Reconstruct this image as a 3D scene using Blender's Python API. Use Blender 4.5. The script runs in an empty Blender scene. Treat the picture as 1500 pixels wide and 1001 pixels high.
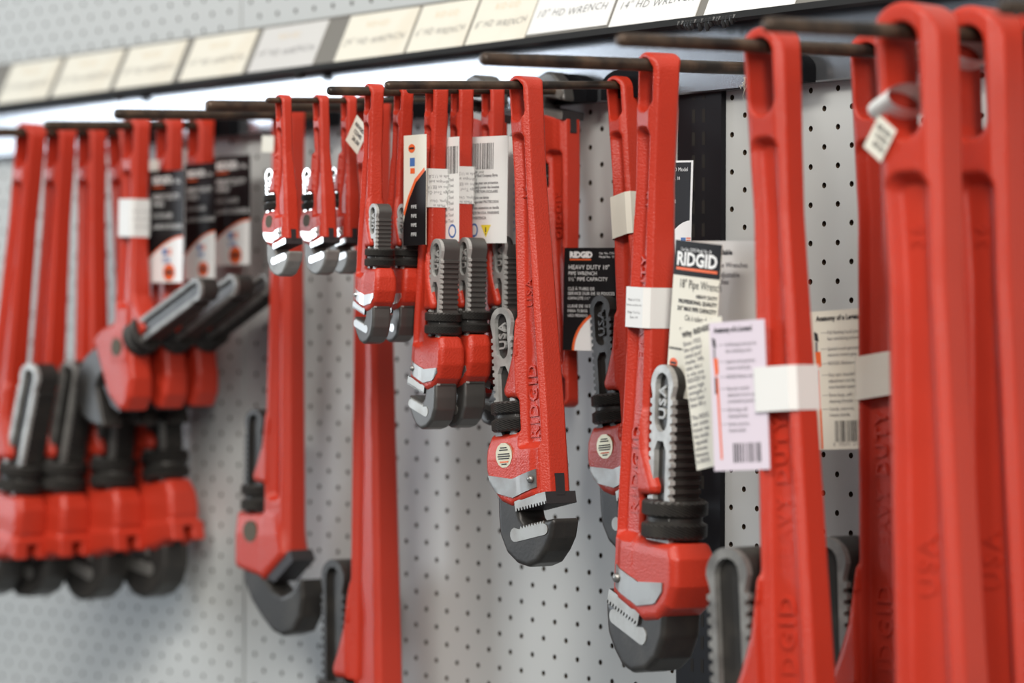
import bpy, math, random
import numpy as np
from mathutils import Matrix, Vector

random.seed(7)
K = 0.0254                       # everything below is written in inches
scene = bpy.context.scene
COL = scene.collection

# ------------------------------------------------------------------ camera
cam_d = bpy.data.cameras.new('camera')
cam = bpy.data.objects.new('camera', cam_d)
COL.objects.link(cam)
cam_d.sensor_width = 36.0
cam_d.lens = 4723.93 / 1500 * 36.0
cam_d.clip_start = 0.05
cam_d.clip_end = 200
right = Vector((0.63244251, 0.77460088, 0.00315293))
fwd = Vector((-0.77460319, 0.63242066, 0.00583263))
up = right.cross(fwd).normalized()
cam.matrix_world = Matrix(((right.x, up.x, -fwd.x, 77.632 * K), (right.y, up.y, -fwd.y, -59.278 * K),
                           (right.z, up.z, -fwd.z, 2.4812 * K), (0, 0, 0, 1)))
cam_d.dof.use_dof = True
cam_d.dof.focus_distance = 85.0 * K
cam_d.dof.aperture_fstop = 4.2
scene.camera = cam

# ------------------------------------------------------------------ world, lights, exposure
world = bpy.data.worlds.new('world')
scene.world = world
world.use_nodes = True
world.node_tree.nodes['Background'].inputs[0].default_value = (0.90, 0.95, 1.0, 1)
world.node_tree.nodes['Background'].inputs[1].default_value = 0.19


def area(name, loc, target, sx, sy, power, color):
    d = bpy.data.lights.new(name, 'AREA')
    d.shape = 'RECTANGLE'
    d.size = sx * K
    d.size_y = sy * K
    d.energy = power
    d.color = color
    o = bpy.data.objects.new(name, d)
    COL.objects.link(o)
    o.location = Vector(loc) * K
    o.rotation_euler = (Vector(target) - Vector(loc)).to_track_quat('-Z', 'Y').to_euler()
    return o


# shop windows at the far left end of the aisle, ceiling tubes over the aisle
area('window_light', (-123, -82, 24), (0, 0, 9), 34, 60, 56, (0.84, 0.92, 1.0))
area('ceiling_light', (30, -94, 80), (14, 0, 0), 90, 20, 62, (1.0, 0.96, 0.89))
area('ceiling_light', (125, -75, 85), (10, 0, 0), 24, 120, 132, (1.0, 0.95, 0.88))

scene.view_settings.view_transform = 'Standard'
scene.view_settings.look = 'None'
scene.view_settings.gamma = 1.0
scene.view_settings.use_curve_mapping = False
scene.view_settings.exposure = 0.0


# ------------------------------------------------------------------ materials
def mat(name, color, rough=0.5, metal=0.0, spec=0.5, bump=None, noise=None, coat=0.0):
    m = bpy.data.materials.new(name)
    m.use_nodes = True
    nt = m.node_tree
    b = nt.nodes['Principled BSDF']
    b.inputs['Base Color'].default_value = (*color, 1)
    b.inputs['Roughness'].default_value = rough
    b.inputs['Metallic'].default_value = metal
    b.inputs['Specular IOR Level'].default_value = spec
    if coat:
        b.inputs['Coat Weight'].default_value = coat
        b.inputs['Coat Roughness'].default_value = 0.25
    tc = nt.nodes.new('ShaderNodeTexCoord')
    if noise:                                   # (scale, other colour, lo, hi)
        n = nt.nodes.new('ShaderNodeTexNoise')
        n.inputs['Scale'].default_value = noise[0]
        n.inputs['Detail'].default_value = 6
        r = nt.nodes.new('ShaderNodeValToRGB')
        r.color_ramp.elements[0].position = noise[2]
        r.color_ramp.elements[0].color = (*color, 1)
        r.color_ramp.elements[1].position = noise[3]
        r.color_ramp.elements[1].color = (*noise[1], 1)
        nt.links.new(tc.outputs['Object'], n.inputs['Vector'])
        nt.links.new(n.outputs['Fac'], r.inputs['Fac'])
        nt.links.new(r.outputs['Color'], b.inputs['Base Color'])
    if bump:                                    # (scale, strength, distance in m)
        n = nt.nodes.new('ShaderNodeTexNoise')
        n.inputs['Scale'].default_value = bump[0]
        n.inputs['Detail'].default_value = 3
        bp = nt.nodes.new('ShaderNodeBump')
        bp.inputs['Strength'].default_value = bump[1]
        bp.inputs['Distance'].default_value = bump[2]
        nt.links.new(tc.outputs['Object'], n.inputs['Vector'])
        nt.links.new(n.outputs['Fac'], bp.inputs['Height'])
        nt.links.new(bp.outputs['Normal'], b.inputs['Normal'])
    return m


RED = (0.50, 0.036, 0.016)
M = {}
M['red'] = mat('red_paint', RED, 0.36, 0, 0.45, bump=(720, 0.75, 0.0005), noise=(9, (0.42, 0.029, 0.013), 0.45, 0.75))
M['black'] = mat('black_oxide_steel', (0.036, 0.034, 0.032), 0.42, 0.35, 0.5, bump=(420, 0.25, 0.0004),
                 noise=(60, (0.060, 0.055, 0.048), 0.45, 0.8))
M['dark'] = mat('dark_oxide_face', (0.040, 0.036, 0.038), 0.45, 0.3, 0.5, bump=(600, 0.15, 0.0003))
M['steel'] = mat('ground_steel', (0.42, 0.41, 0.385), 0.45, 0.8, 0.5, noise=(70, (0.28, 0.26, 0.23), 0.4, 0.85))
M['grey_steel'] = mat('grey_forged_steel', (0.12, 0.116, 0.11), 0.42, 0.6, 0.5, noise=(50, (0.10, 0.095, 0.09), 0.4, 0.8))
M['rim'] = mat('worn_steel_rim', (0.50, 0.50, 0.48), 0.5, 0.35, 0.5, noise=(80, (0.22, 0.21, 0.20), 0.42, 0.8))
M['dullrim'] = mat('dull_steel_rim', (0.27, 0.265, 0.25), 0.5, 0.4, 0.5, noise=(80, (0.12, 0.115, 0.11), 0.42, 0.8))
M['chrome'] = mat('bright_plate_steel', (0.80, 0.80, 0.78), 0.28, 0.9)
M['plate'] = mat('brushed_plate', (0.34, 0.335, 0.32), 0.42, 0.85, bump=(300, 0.12, 0.0002), noise=(55, (0.22, 0.20, 0.18), 0.45, 0.8))
M['medal'] = mat('medallion_foil', (0.52, 0.47, 0.34), 0.35, 0.6)
M['dust'] = mat('dusty_steel', (0.10, 0.085, 0.06), 0.8)
M['peg'] = mat('rusty_black_rod', (0.022, 0.017, 0.014), 0.40, 0.4, noise=(38, (0.13, 0.080, 0.050), 0.42, 0.70), bump=(250, 0.2, 0.0003))
M['board'] = mat('pegboard_paint', (0.505, 0.52, 0.51), 0.55, 0, 0.3, bump=(350, 0.06, 0.0003))
M['board_core'] = mat('pegboard_core', (0.055, 0.035, 0.018), 0.9)
M['backing'] = mat('dark_backing', (0.012, 0.010, 0.008), 0.9)
M['post'] = mat('black_post_paint', (0.008, 0.008, 0.010), 0.55, 0, 0.2)
M['deck'] = mat('hammered_grey_paint', (0.27, 0.28, 0.30), 0.20, 0.85, 0.5, bump=(900, 0.07, 0.0005))
M['rail'] = mat('black_rail_paint', (0.005, 0.005, 0.006), 0.6, 0.0, 0.06, bump=(700, 0.3, 0.0004))
M['ticket'] = mat('grey_ticket_channel', (0.20, 0.19, 0.17), 0.45)
M['ticketblack'] = mat('black_ticket_lip', (0.02, 0.02, 0.02), 0.3)
M['paper'] = mat('white_paper', (0.78, 0.78, 0.76), 0.55, bump=(90, 0.05, 0.0008))
M['cream'] = mat('cream_card', (0.76, 0.73, 0.63), 0.55, noise=(22, (0.72, 0.66, 0.54), 0.5, 0.8))
M['grey_card'] = mat('grey_card', (0.62, 0.61, 0.59), 0.5)
M['lilac_card'] = mat('lilac_film_card', (0.72, 0.64, 0.72), 0.35)
M['ink'] = mat('black_ink', (0.02, 0.018, 0.022), 0.6)
M['greyink'] = mat('grey_ink', (0.20, 0.19, 0.20), 0.6)
M['penink'] = mat('pen_ink', (0.09, 0.09, 0.10), 0.6)
M['faded'] = mat('faded_orange_ink', (0.72, 0.58, 0.40), 0.6)
M['white'] = mat('white_ink', (0.85, 0.85, 0.84), 0.5)
M['orange'] = mat('orange_ink', (0.80, 0.13, 0.03), 0.5)
M['blue'] = mat('blue_ink', (0.06, 0.16, 0.42), 0.5)
M['yellow'] = mat('yellow_ink', (0.78, 0.62, 0.04), 0.5)
M['cardblack'] = mat('black_card', (0.010, 0.009, 0.010), 0.5, 0, 0.2)
M['lint'] = mat('grey_lint', (0.45, 0.42, 0.36), 0.95)


# ------------------------------------------------------------------ mesh helpers
class MB:
    """collects polygons (inches) with material slots; build() makes one mesh"""

    def __init__(self):
        self.v, self.f, self.m, self.mats = [], [], [], []

    def slot(self, m):
        if m not in self.mats:
            self.mats.append(m)
        return self.mats.index(m)

    def add(self, verts, faces, m):
        o = len(self.v)
        s = self.slot(m)
        self.v += [tuple(map(float, p)) for p in verts]
        self.f += [tuple(i + o for i in f) for f in faces]
        self.m += [s] * len(faces)
        return self

    def box(self, lo, hi, m):
        x0, y0, z0 = lo
        x1, y1, z1 = hi
        return self.add([(x0, y0, z0), (x1, y0, z0), (x1, y1, z0), (x0, y1, z0), (x0, y0, z1), (x1, y0, z1), (x1, y1, z1), (x0, y1, z1)],
                        [(0, 3, 2, 1), (4, 5, 6, 7), (0, 1, 5, 4), (1, 2, 6, 5), (2, 3, 7, 6), (3, 0, 4, 7)], m)

    def prism(self, poly, v0, v1, m, mside=None):
        """(u,w) polygon (counter-clockwise) between v=v0 (front) and v=v1"""
        n = len(poly)
        vs = [(p[0], v0, p[1]) for p in poly] + [(p[0], v1, p[1]) for p in poly]
        self.add(vs, [tuple(range(n)), tuple(range(2 * n - 1, n - 1, -1))], m)
        o = len(self.v)
        self.add(vs, [(i, i + n, (i + 1) % n + n, (i + 1) % n) for i in range(n)], mside or m)
        return self

    def tube(self, pts, r, m, n=12, caps=True):
        pts = [Vector(p) for p in pts]
        rs = r if isinstance(r, (list, tuple)) else [r] * len(pts)
        vs, fs = [], []
        for i, p in enumerate(pts):
            t = (pts[min(i + 1, len(pts) - 1)] - pts[max(i - 1, 0)]).normalized()
            a = t.orthogonal().normalized() if i == 0 else (a - t * a.dot(t)).normalized()
            b = t.cross(a)
            for k in range(n):
                c = 2 * math.pi * k / n
                vs.append(p + (a * math.cos(c) + b * math.sin(c)) * rs[i])
        for i in range(len(pts) - 1):
            for k in range(n):
                fs.append((i * n + k, i * n + (k + 1) % n, (i + 1) * n + (k + 1) % n, (i + 1) * n + k))
        if caps:
            fs.append(tuple(range(n - 1, -1, -1)))
            fs.append(tuple((len(pts) - 1) * n + k for k in range(n)))
        return self.add(vs, fs, m)

    def xform(self, fn):
        self.v = [tuple(fn(p)) for p in self.v]
        return self

    def mesh(self, name, smooth=False, angle=None):
        me = bpy.data.meshes.new(name)
        me.from_pydata([(a * K, b * K, c * K) for a, b, c in self.v], [], self.f)
        for m in self.mats:
            me.materials.append(M[m])
        me.polygons.foreach_set('material_index', self.m)
        if smooth:
            me.polygons.foreach_set('use_smooth', [True] * len(self.f))
            if angle:
                me.set_sharp_from_angle(angle=math.radians(angle))
        me.update()
        return me


def link(name, me, parent=None):
    o = bpy.data.objects.new(name, me)
    COL.objects.link(o)
    o.parent = parent
    return o


def tag(o, label=None, cat=None, group=None, kind=None):
    if label:
        o['label'] = label
    if cat:
        o['category'] = cat
    if group:
        o['group'] = group
    if kind:
        o['kind'] = kind
    return o


def text_geo(s, size, shear=0.0, extrude=0.0, align='LEFT', spacing=1.0, xs=1.0, res=2, bold=0.0):
    c = bpy.data.curves.new('t', 'FONT')
    c.body = s
    c.size = size
    c.shear = shear
    c.extrude = extrude
    c.align_x = align
    c.space_character = spacing
    c.resolution_u = res
    c.offset = bold
    o = bpy.data.objects.new('t', c)
    me = bpy.data.meshes.new_from_object(o)
    vs = [(v.co.x * xs, v.co.y, v.co.z) for v in me.vertices]
    fs = [tuple(p.vertices) for p in me.polygons]
    bpy.data.objects.remove(o)
    bpy.data.curves.remove(c)
    bpy.data.meshes.remove(me)
    return vs, fs


def put_text(mb, s, size, o, r, t, m, **kw):
    """text with baseline start o, reading direction r, up direction t"""
    vs, fs = text_geo(s, size, **kw)
    o, r, t = Vector(o), Vector(r), Vector(t)
    n = r.cross(t)
    mb.add([o + r * x + t * y + n * z for x, y, z in vs], fs, m)


# ------------------------------------------------------------------ distance-field casting
def poly_sdf(px, pz, poly):
    d = np.full(px.shape, 1e9)
    s = np.ones(px.shape)
    n = len(poly)
    for i in range(n):
        ax, az = poly[i]
        bx, bz = poly[i - 1]
        ex, ez = bx - ax, bz - az
        wx, wz = px - ax, pz - az
        t = np.clip((wx * ex + wz * ez) / (ex * ex + ez * ez), 0, 1)
        d = np.minimum(d, (wx - ex * t) ** 2 + (wz - ez * t) ** 2)
        c1, c2, c3 = pz >= az, pz < bz, ex * wz > ez * wx
        s = np.where((c1 & c2 & c3) | (~c1 & ~c2 & ~c3), -s, s)
    return s * np.sqrt(d)


def extr(d2, dv, r):
    x, y = d2 + r, dv + r
    return np.minimum(np.maximum(x, y), 0) + np.sqrt(np.maximum(x, 0) ** 2 + np.maximum(y, 0) ** 2) - r


def smin(a, b, k):
    h = np.clip(0.5 + 0.5 * (b - a) / k, 0, 1)
    return b + (a - b) * h - k * h * (1 - h)


def smax(a, b, k):
    return -smin(-a, -b, k)


def surface_nets(F, org, h):
    F = F.astype(np.float32)
    s = F < 0
    nx, ny, nz = F.shape
    cnt = np.zeros((nx - 1, ny - 1, nz - 1), np.int8)
    cor = [(i, j, k) for i in (0, 1) for j in (0, 1) for k in (0, 1)]
    for i, j, k in cor:
        cnt += s[i:nx - 1 + i, j:ny - 1 + j, k:nz - 1 + k]
    act = (cnt > 0) & (cnt < 8)
    I, J, L = np.nonzero(act)
    idx = np.full(act.shape, -1, np.int64)
    idx[I, J, L] = np.arange(len(I))
    C = {c: F[I + c[0], J + c[1], L + c[2]] for c in cor}
    P = np.zeros((len(I), 3))
    N = np.zeros(len(I))
    for a in cor:
        for ax in range(3):
            if a[ax] == 0:
                b = list(a)
                b[ax] = 1
                fa, fb = C[a], C[tuple(b)]
                m = (fa < 0) != (fb < 0)
                t = np.where(m, fa / np.where(m, fa - fb, 1), 0)
                for q in range(3):
                    P[:, q] += np.where(m, a[q] + (t if q == ax else 0), 0)
                N += m
    P = P / N[:, None] + np.stack([I, J, L], 1)
    V = np.array(org) + P * h
    Q = []
    for ax in range(3):
        b, c = (ax + 1) % 3, (ax + 2) % 3
        s0 = np.take(s, range(s.shape[ax] - 1), ax)
        s1 = np.take(s, range(1, s.shape[ax]), ax)
        e = np.argwhere(s0 != s1)
        e = e[(e[:, b] > 0) & (e[:, c] > 0) & (e[:, b] < s.shape[b] - 1) & (e[:, c] < s.shape[c] - 1)]

        def cell(db, dc):
            q = e.copy()
            q[:, b] += db
            q[:, c] += dc
            return idx[q[:, 0], q[:, 1], q[:, 2]]
        quad = np.stack([cell(-1, -1), cell(0, -1), cell(0, 0), cell(-1, 0)], 1)
        inside = s0[e[:, 0], e[:, 1], e[:, 2]]
        quad[~inside] = quad[~inside][:, ::-1]
        Q.append(quad)
    return V, np.concatenate(Q)


def np_mesh(name, V, Q, m, flip=False):
    V = V.copy()
    if flip:
        V[:, 0] *= -1
        Q = Q[:, ::-1]
    me = bpy.data.meshes.new(name)
    me.vertices.add(len(V))
    me.vertices.foreach_set('co', (V * K).astype(np.float32).ravel())
    me.loops.add(Q.size)
    me.loops.foreach_set('vertex_index', np.ascontiguousarray(Q).astype(np.int32).ravel())
    me.polygons.add(len(Q))
    me.polygons.foreach_set('loop_start', np.arange(len(Q), dtype=np.int32) * 4)
    me.polygons.foreach_set('use_smooth', np.ones(len(Q), bool))
    me.materials.append(M[m])
    me.update(calc_edges=True)
    return me


# ------------------------------------------------------------------ pipe wrench prototypes
HOUSING = [(0.2, 0.25), (-0.45, 0.16), (-0.85, 0.10), (-1.30, 0.30), (-1.68, 0.66), (-1.86, 1.10), (-1.84, 1.62), (-1.66, 2.0), (0.2, 2.06)]
BEAK = [(-0.2, 2.92), (-0.90, 2.92), (-1.02, 3.02), (-1.04, 3.18), (-0.86, 3.52), (-0.62, 4.10), (-0.42, 5.0), (0.0, 5.0), (0.1, 2.92)]
HOOK = [(-1.46, 0.5), (-1.50, -0.2), (-1.46, -0.70), (-1.22, -1.18), (-0.82, -1.48), (-0.36, -1.60), (0.05, -1.50), (0.40, -1.20), (0.66, -0.86), (0.78, -0.60),
        (0.76, -0.50), (-0.40, -0.46), (-0.56, -0.28), (-0.62, 0.0), (-0.62, 0.5)]
END_HOUSING = [(0.62, 0.80), (-0.36, 0.0), (-0.60, 0.02), (-1.72, 0.24), (-1.82, 0.40), (-1.82, 1.96), (-1.70, 2.04), (0.2, 2.06)]
END_HOOK = [(-1.42, 0.5), (-1.38, -0.2), (-1.05, -0.72), (-0.5, -1.25), (0.0, -1.62), (0.45, -1.74), (1.0, -1.58), (1.32, -1.12), (1.42, -0.5), (1.36, 0.06),
            (1.18, 0.02), (0.86, -0.34), (0.45, -0.50), (0.0, -0.36), (-0.40, -0.02), (-0.60, 0.5)]
OFF_HOUSING = [(0.2, 0.12), (-0.7, 0.04), (-1.5, -0.02), (-1.9, -0.1), (-2.08, 0.5), (-1.95, 1.5), (-1.7, 1.98), (-0.5, 2.0), (0.4, 1.85), (1.0, 1.5), (1.36, 1.0), (1.2, 0.62), (0.45, 0.16)]


def rot2(p, c, ang):
    a = math.radians(ang)
    x, y = p[0] - c[0], p[1] - c[1]
    return (c[0] + x * math.cos(a) - y * math.sin(a), c[1] + x * math.sin(a) + y * math.cos(a))


def tri_fill(loops, v, m, mb, depth):
    """flat plate with holes: loops of (u,w); first is the outline; front at v, side walls to v+depth"""
    import bmesh
    bm = bmesh.new()
    for lp in loops:
        vs = [bm.verts.new((p[0], p[1], 0)) for p in lp]
        for i in range(len(vs)):
            bm.edges.new((vs[i - 1], vs[i]))
    bmesh.ops.triangle_fill(bm, edges=bm.edges[:], use_beauty=True, use_dissolve=False, normal=(0, 0, 1))
    bm.verts.ensure_lookup_table()
    bm.verts.index_update()
    vs = [(q.co.x, v, q.co.y) for q in bm.verts]
    fs = []
    for f in bm.faces:
        t = [q.index for q in f.verts]
        if f.normal.z < 0:
            t.reverse()
        fs.append(tuple(t))
    mb.add(vs, fs, m)
    bm.free()
    for lp in loops:
        n = len(lp)
        mb.add([(p[0], v, p[1]) for p in lp] + [(p[0], v + depth, p[1]) for p in lp],
               [(i, i + n, (i + 1) % n + n, (i + 1) % n) for i in range(n)], m)


def stadium(cu, w0, w1, r, n=7):
    pts = []
    for k in range(n + 1):
        a = -math.pi + math.pi * k / n
        pts.append((cu + r * math.cos(a), w0 + r * math.sin(a)))
    for k in range(n + 1):
        a = math.pi * k / n
        pts.append((cu + r * math.cos(a), w1 + r * math.sin(a)))
    return pts


def proto(name, S, H, W, T, pegr, flip=False, tilt=6, style='straight', phi=0, head=None, rim='rim', plate='plate', rivet=True,
          medal='medal', oval=True, rise=5.55, letters=(), hookscale=1.0, nutmat='black', hookmat='black', notch=False, ref=1.0, rimw=0.11, sq=1.0, gap=0.0, eye=0.17, us=-1.05):
    """H: peg axis to heel line; W,T = (eye, waist, head) width and thickness of the I-beam handle"""
    Wt, Wm, Wb = W
    Tt, Tm, Tb = T
    hx, hw = head if head else (0.0, -H)
    cp, sp = math.cos(math.radians(phi)), math.sin(math.radians(phi))
    rm = eye * Wt                                   # metal above the hanging hole
    top = pegr + rm
    h = 0.042 * (S ** 0.5) / ref
    lo_u, hi_u = -2.25 * S, max(1.45 * S, 0.9 * Wb)
    bmax = 0.74 * max(S, Tb * 0.75)
    lo_w, hi_w = hw - 1.0 * S if style == 'off' else hw - 0.4 * S, top + 3 * h
    if style == 'off':
        lo_u, hi_u = hx - 1.6 * S, hx + 3.4 * S
    us_ = np.arange(lo_u, hi_u, h)
    vs_ = np.arange(-bmax, bmax + h, h)
    ws_ = np.arange(lo_w, hi_w + h, h)
    U, V, Wl = us_[:, None, None], vs_[None, :, None], ws_[None, None, :]
    Uh = (U - hx) * cp - (Wl - hw) * sp
    Wh = (U - hx) * sp + (Wl - hw) * cp
    hb = -H if style != 'off' else -H - 1.0
    kn = [hb, hb + 2.6 * S, -3.2 * Wt, top - 0.75 * Wt]
    a = np.interp(Wl, kn, [Wb / 2, Wb / 2 * 0.97, Wm / 2, Wt / 2])
    b = np.interp(Wl, kn, [Tb / 2 * 1.04, Tb / 2, Tm / 2, Tt / 2])
    we = top - Wt / 2
    d2 = np.where(Wl > we, np.sqrt(U ** 2 + (Wl - we) ** 2) - Wt / 2, np.abs(U) - a)
    tt = math.tan(math.radians(tilt))
    if style == 'straight':
        d2 = np.maximum(d2, 0.25 * S + tt * Uh - Wh)
    elif style == 'end':
        d2 = np.maximum(d2, (0.31 * S + 0.80 * Uh - Wh) * 0.78)
    else:
        d2 = np.maximum(d2, (-H - 0.6) - Wl)
    F = extr(d2, np.abs(V) - b, 0.17 * np.minimum(a, b).min() + 0.03)
    F = np.maximum(F, (np.abs(U) + np.abs(V) - (a + b) * 0.815) * 0.7071)       # chamfered I-beam corners
    # housing around the hook shank
    if style == 'straight':
        hp = [(x * S * (us / -1.05 if x < -1 else 1), (y * sq + tt * (x + 0.1) * max(0, 1 - y / 1.6)) * S) for x, y in HOUSING]
    elif style == 'end':
        hp = [(x * S, y * S) for x, y in END_HOUSING]
    else:
        hp = [(x * S, y * S) for x, y in OFF_HOUSING]
    hd = poly_sdf(Uh, Wh, hp)
    bh = 0.555 * S
    Hs = extr(hd, np.abs(V) - bh + 0.10 * S * np.clip((Wh / S - 1.35) / 0.7, 0, 1), 0.20 * S)
    if notch:
        Hs = smin(Hs, extr(poly_sdf(Uh, Wh, [(-0.5 * S, 0.1 * S), (-1.5 * S, 0.25 * S), (-1.95 * S, 0.2 * S), (-1.9 * S, 0.75 * S), (-0.5 * S, 0.75 * S)]),
                           np.abs(V) - 0.60 * S, 0.08 * S), 0.16 * S)
        Hs = np.maximum(Hs, -extr(poly_sdf(Uh, Wh, [(-1.2 * S, -0.5 * S), (-2.5 * S, -0.5 * S), (-2.5 * S, 0.62 * S), (-1.2 * S, 0.62 * S)]), np.abs(V) - 0.17 * S, 0.02))
    F = smin(F, Hs, 0.14 * S)
    if style == 'off':
        fl = [(-0.2, -H + 2.6), (0.30, -H + 2.6), (0.52, -H + 1.5), (1.02, -H + 0.85), (1.22, -H + 0.45), (1.0, -H + 0.22), (0.55, -H + 0.2), (-0.2, -H + 0.2)]
        F = smin(F, extr(poly_sdf(U, Wl, fl) + 0 * Uh, np.abs(V) - 0.42 * S, 0.14 * S), 0.2 * S)
    else:
        bp = [(x * S, y * sq * S + (0.15 * S if sq < 1 else 0)) for x, y in BEAK]
        F = smin(F, extr(poly_sdf(Uh, Wh, bp), np.abs(V) - 0.50 * S, 0.17 * S), 0.16 * S)
    usx = us * S
    nz0 = 2.06 * S * sq
    nz1 = nz0 + 0.80 * S
    if style != 'off':
        nut_cut = np.maximum(np.sqrt((Uh - usx) ** 2 + V ** 2) - 0.73 * S, np.abs(Wh - (nz0 + nz1) / 2 - 0.01 * S) - 0.45 * S)
        F = smax(F, -nut_cut, 0.05 * S)
    # I-beam recess on both faces
    dep = 0.30 * Tm
    slot_bot = top - rm - 1.45 * Wt
    r_hi = slot_bot - 0.42 * Wt
    r_lo = (hb + (1.55 * S if style == 'straight' else 2.4 * S))
    ar = a - rimw * Wt - 0.02
    rr = 0.26 * Wt
    qx, qy = np.abs(U) - ar + rr, np.abs(Wl - (r_hi + r_lo) / 2) - (r_hi - r_lo) / 2 + rr
    d2r = np.minimum(np.maximum(qx, qy), 0) + np.sqrt(np.maximum(qx, 0) ** 2 + np.maximum(qy, 0) ** 2) - rr
    F = np.where(d2r < 0, smax(F, (np.abs(V) - (b - np.clip(-d2r * 1.4, 0, dep))) * 0.62, 0.03 * Wt), F)
    # hanging hole
    rh = Wt / 2 - rm * 0.92
    wc0, wc1 = top - rm - rh, slot_bot + rh
    cw = np.clip(Wl, wc1, wc0)
    d2h = np.sqrt(U ** 2 + (Wl - cw) ** 2) - rh
    F = smax(F, -d2h, 0.07 * Wt)
    Vv, Qq = surface_nets(F, (us_[0], vs_[0], ws_[0]), h)
    parts = [('body', np_mesh(name + '_body', Vv, Qq, 'red', flip), None)]

    def front(u, w):                                  # front surface depth in local coordinates (unflipped)
        i = int(np.clip(round((u - us_[0]) / h), 0, len(us_) - 1))
        k = int(np.clip(round((w - ws_[0]) / h), 0, len(ws_) - 1))
        col = F[i, :, k]
        j = np.argmax(col < 0)
        if not (col < 0).any():
            return -0.4 * S
        if j == 0:
            return vs_[0]
        return vs_[j - 1] + h * col[j - 1] / (col[j - 1] - col[j])

    def loc(p):                                       # head frame -> local
        x = hx + p[0] * cp + p[2] * sp
        z = hw - p[0] * sp + p[2] * cp
        return (-x if flip else x, p[1], z)

    def fin(mb, nm, parent=None, smooth=False, angle=None, headframe=True):
        if headframe:
            mb.xform(loc)
        elif flip:
            mb.xform(lambda p: (-p[0], p[1], p[2]))
        if flip:
            mb.f = [tuple(reversed(f)) for f in mb.f]
        parts.append((nm, mb.mesh(name + '_' + nm, smooth, angle), parent))

    # hook jaw: cast hook + toothed shank
    hk = [(x * S * hookscale + usx * (1 - hookscale), (y * hookscale if y < 0 else y) * S) for x, y in (END_HOOK if style == 'end' else HOOK)]
    if style == 'straight':
        c = (-0.5 * S, -0.46 * S)
        hk = [rot2(p, c, tilt) if p[0] > -0.45 * S and p[1] > -0.7 * S else p for p in hk]
        hk = [(p[0] + (us + 1.05) * S * (p[0] < -0.55 * S), p[1] + gap * S * (p[1] < 0.1 * S)) for p in hk]
    hh = 0.045 * S
    gu, gv, gw = np.arange(-1.75 * S, 1.75 * S, hh), np.arange(-0.62 * S, 0.62 * S, hh), np.arange(-2.2 * S * max(1, hookscale), 0.62 * S, hh)
    HF = extr(poly_sdf(gu[:, None, None] + 0 * gw[None, None, :], gw[None, None, :] + 0 * gu[:, None, None], hk), np.abs(gv[None, :, None]) - 0.47 * S, 0.11 * S)
    HV, HQ = surface_nets(HF, (gu[0], gv[0], gw[0]), hh)
    w0, w1, hwid = 0.2 * S, rise * S, 0.43 * S
    pitch, td = 0.185 * S, 0.075 * S
    nt = int((w1 - 0.55 * S - 1.9 * S) / pitch)
    ws0 = 1.9 * S
    rs = [(usx + hwid, w0)]
    for k in range(nt):
        z = ws0 + k * pitch
        rs += [(usx + hwid, z), (usx + hwid, z + 0.46 * pitch), (usx + hwid - td, z + 0.58 * pitch), (usx + hwid - td, z + 0.88 * pitch)]
    zt = w1 - hwid
    arc = [(usx + hwid * math.cos(t), zt + hwid * math.sin(t)) for t in [math.pi * i / 12 for i in range(13)]]
    ls = [(2 * usx - p[0], p[1]) for p in reversed(rs)]
    outline = rs + arc + ls
    sb = 0.36 * S
    mb = MB().prism(outline, -sb + 0.075 * S, sb, hookmat)
    mb.xform(loc)
    if flip:
        mb.f = [tuple(reversed(f)) for f in mb.f]
    q0 = len(mb.v)
    hv = [loc(p) for p in HV]
    hf = [tuple(int(i) for i in q) for q in (HQ[:, ::-1] if flip else HQ)]
    mb.add(hv, hf, hookmat)
    me = mb.mesh(name + '_hook_jaw', True, 32)
    parts.append(('hook_jaw', me, None))
    # worn front rim of the shank with a slot (and the oval at the top)
    holes = []
    if oval:
        holes.append(stadium(usx, zt - 0.72 * S, zt + 0.02 * S, 0.25 * S))
        holes.append(stadium(usx, 2.1 * S, zt - 1.35 * S, 0.225 * S, 3))
    else:
        holes.append(stadium(usx, 2.1 * S, zt + 0.02 * S, 0.25 * S))
    mb = MB()
    tri_fill([outline] + holes, -sb - 0.05 * S, rim, mb, 0.13 * S)
    fin(mb, 'shank_rim', 'hook_jaw')
    if oval:
        mb = MB()
        zo = zt - 0.35 * S
        o = loc((usx, 0, zo))
        sgn = 1
        put_text(mb, 'USA', 0.36 * S, (o[0] + 0.13 * S, -sb + 0.02 * S, o[2] - 0.36 * S), (0, 0, 1), (-1, 0, 0), rim, spacing=1.15, extrude=0.055 * S, bold=0.008 * S)
        parts.append(('lettering', mb.mesh(name + '_usa'), 'hook_jaw'))
    if style == 'straight':
        # polished, toothed facing on the hook
        top_w, n = -0.47 * S, 9
        pts = []
        u0, u1 = -0.98 * S, 0.52 * S
        for k in range(7):
            t = math.pi / 2 + math.pi * k / 6
            pts.append((u0 + 0.15 * S + 0.19 * S * math.cos(t), top_w - 0.21 * S + 0.19 * S * math.sin(t)))
        for k in range(7):
            t = -math.pi / 2 + math.pi * k / 6
            pts.append((u1 - 0.15 * S + 0.15 * S * math.cos(t), top_w - 0.25 * S + 0.15 * S * math.sin(t)))
        for k in range(n):
            x = u1 - 0.14 * S - k * 0.115 * S
            pts += [(x, top_w - 0.02 * S), (x - 0.055 * S, top_w - 0.10 * S)]
        pts = [rot2(p, (-0.5 * S, -0.46 * S), tilt) for p in pts]
        pts = [(x, y + gap * S) for x, y in pts]
        fin(MB().prism(pts, -0.487 * S, -0.44 * S, 'steel' if plate != 'chrome' else 'chrome', 'steel'), 'jaw_facing', 'hook_jaw')
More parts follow.
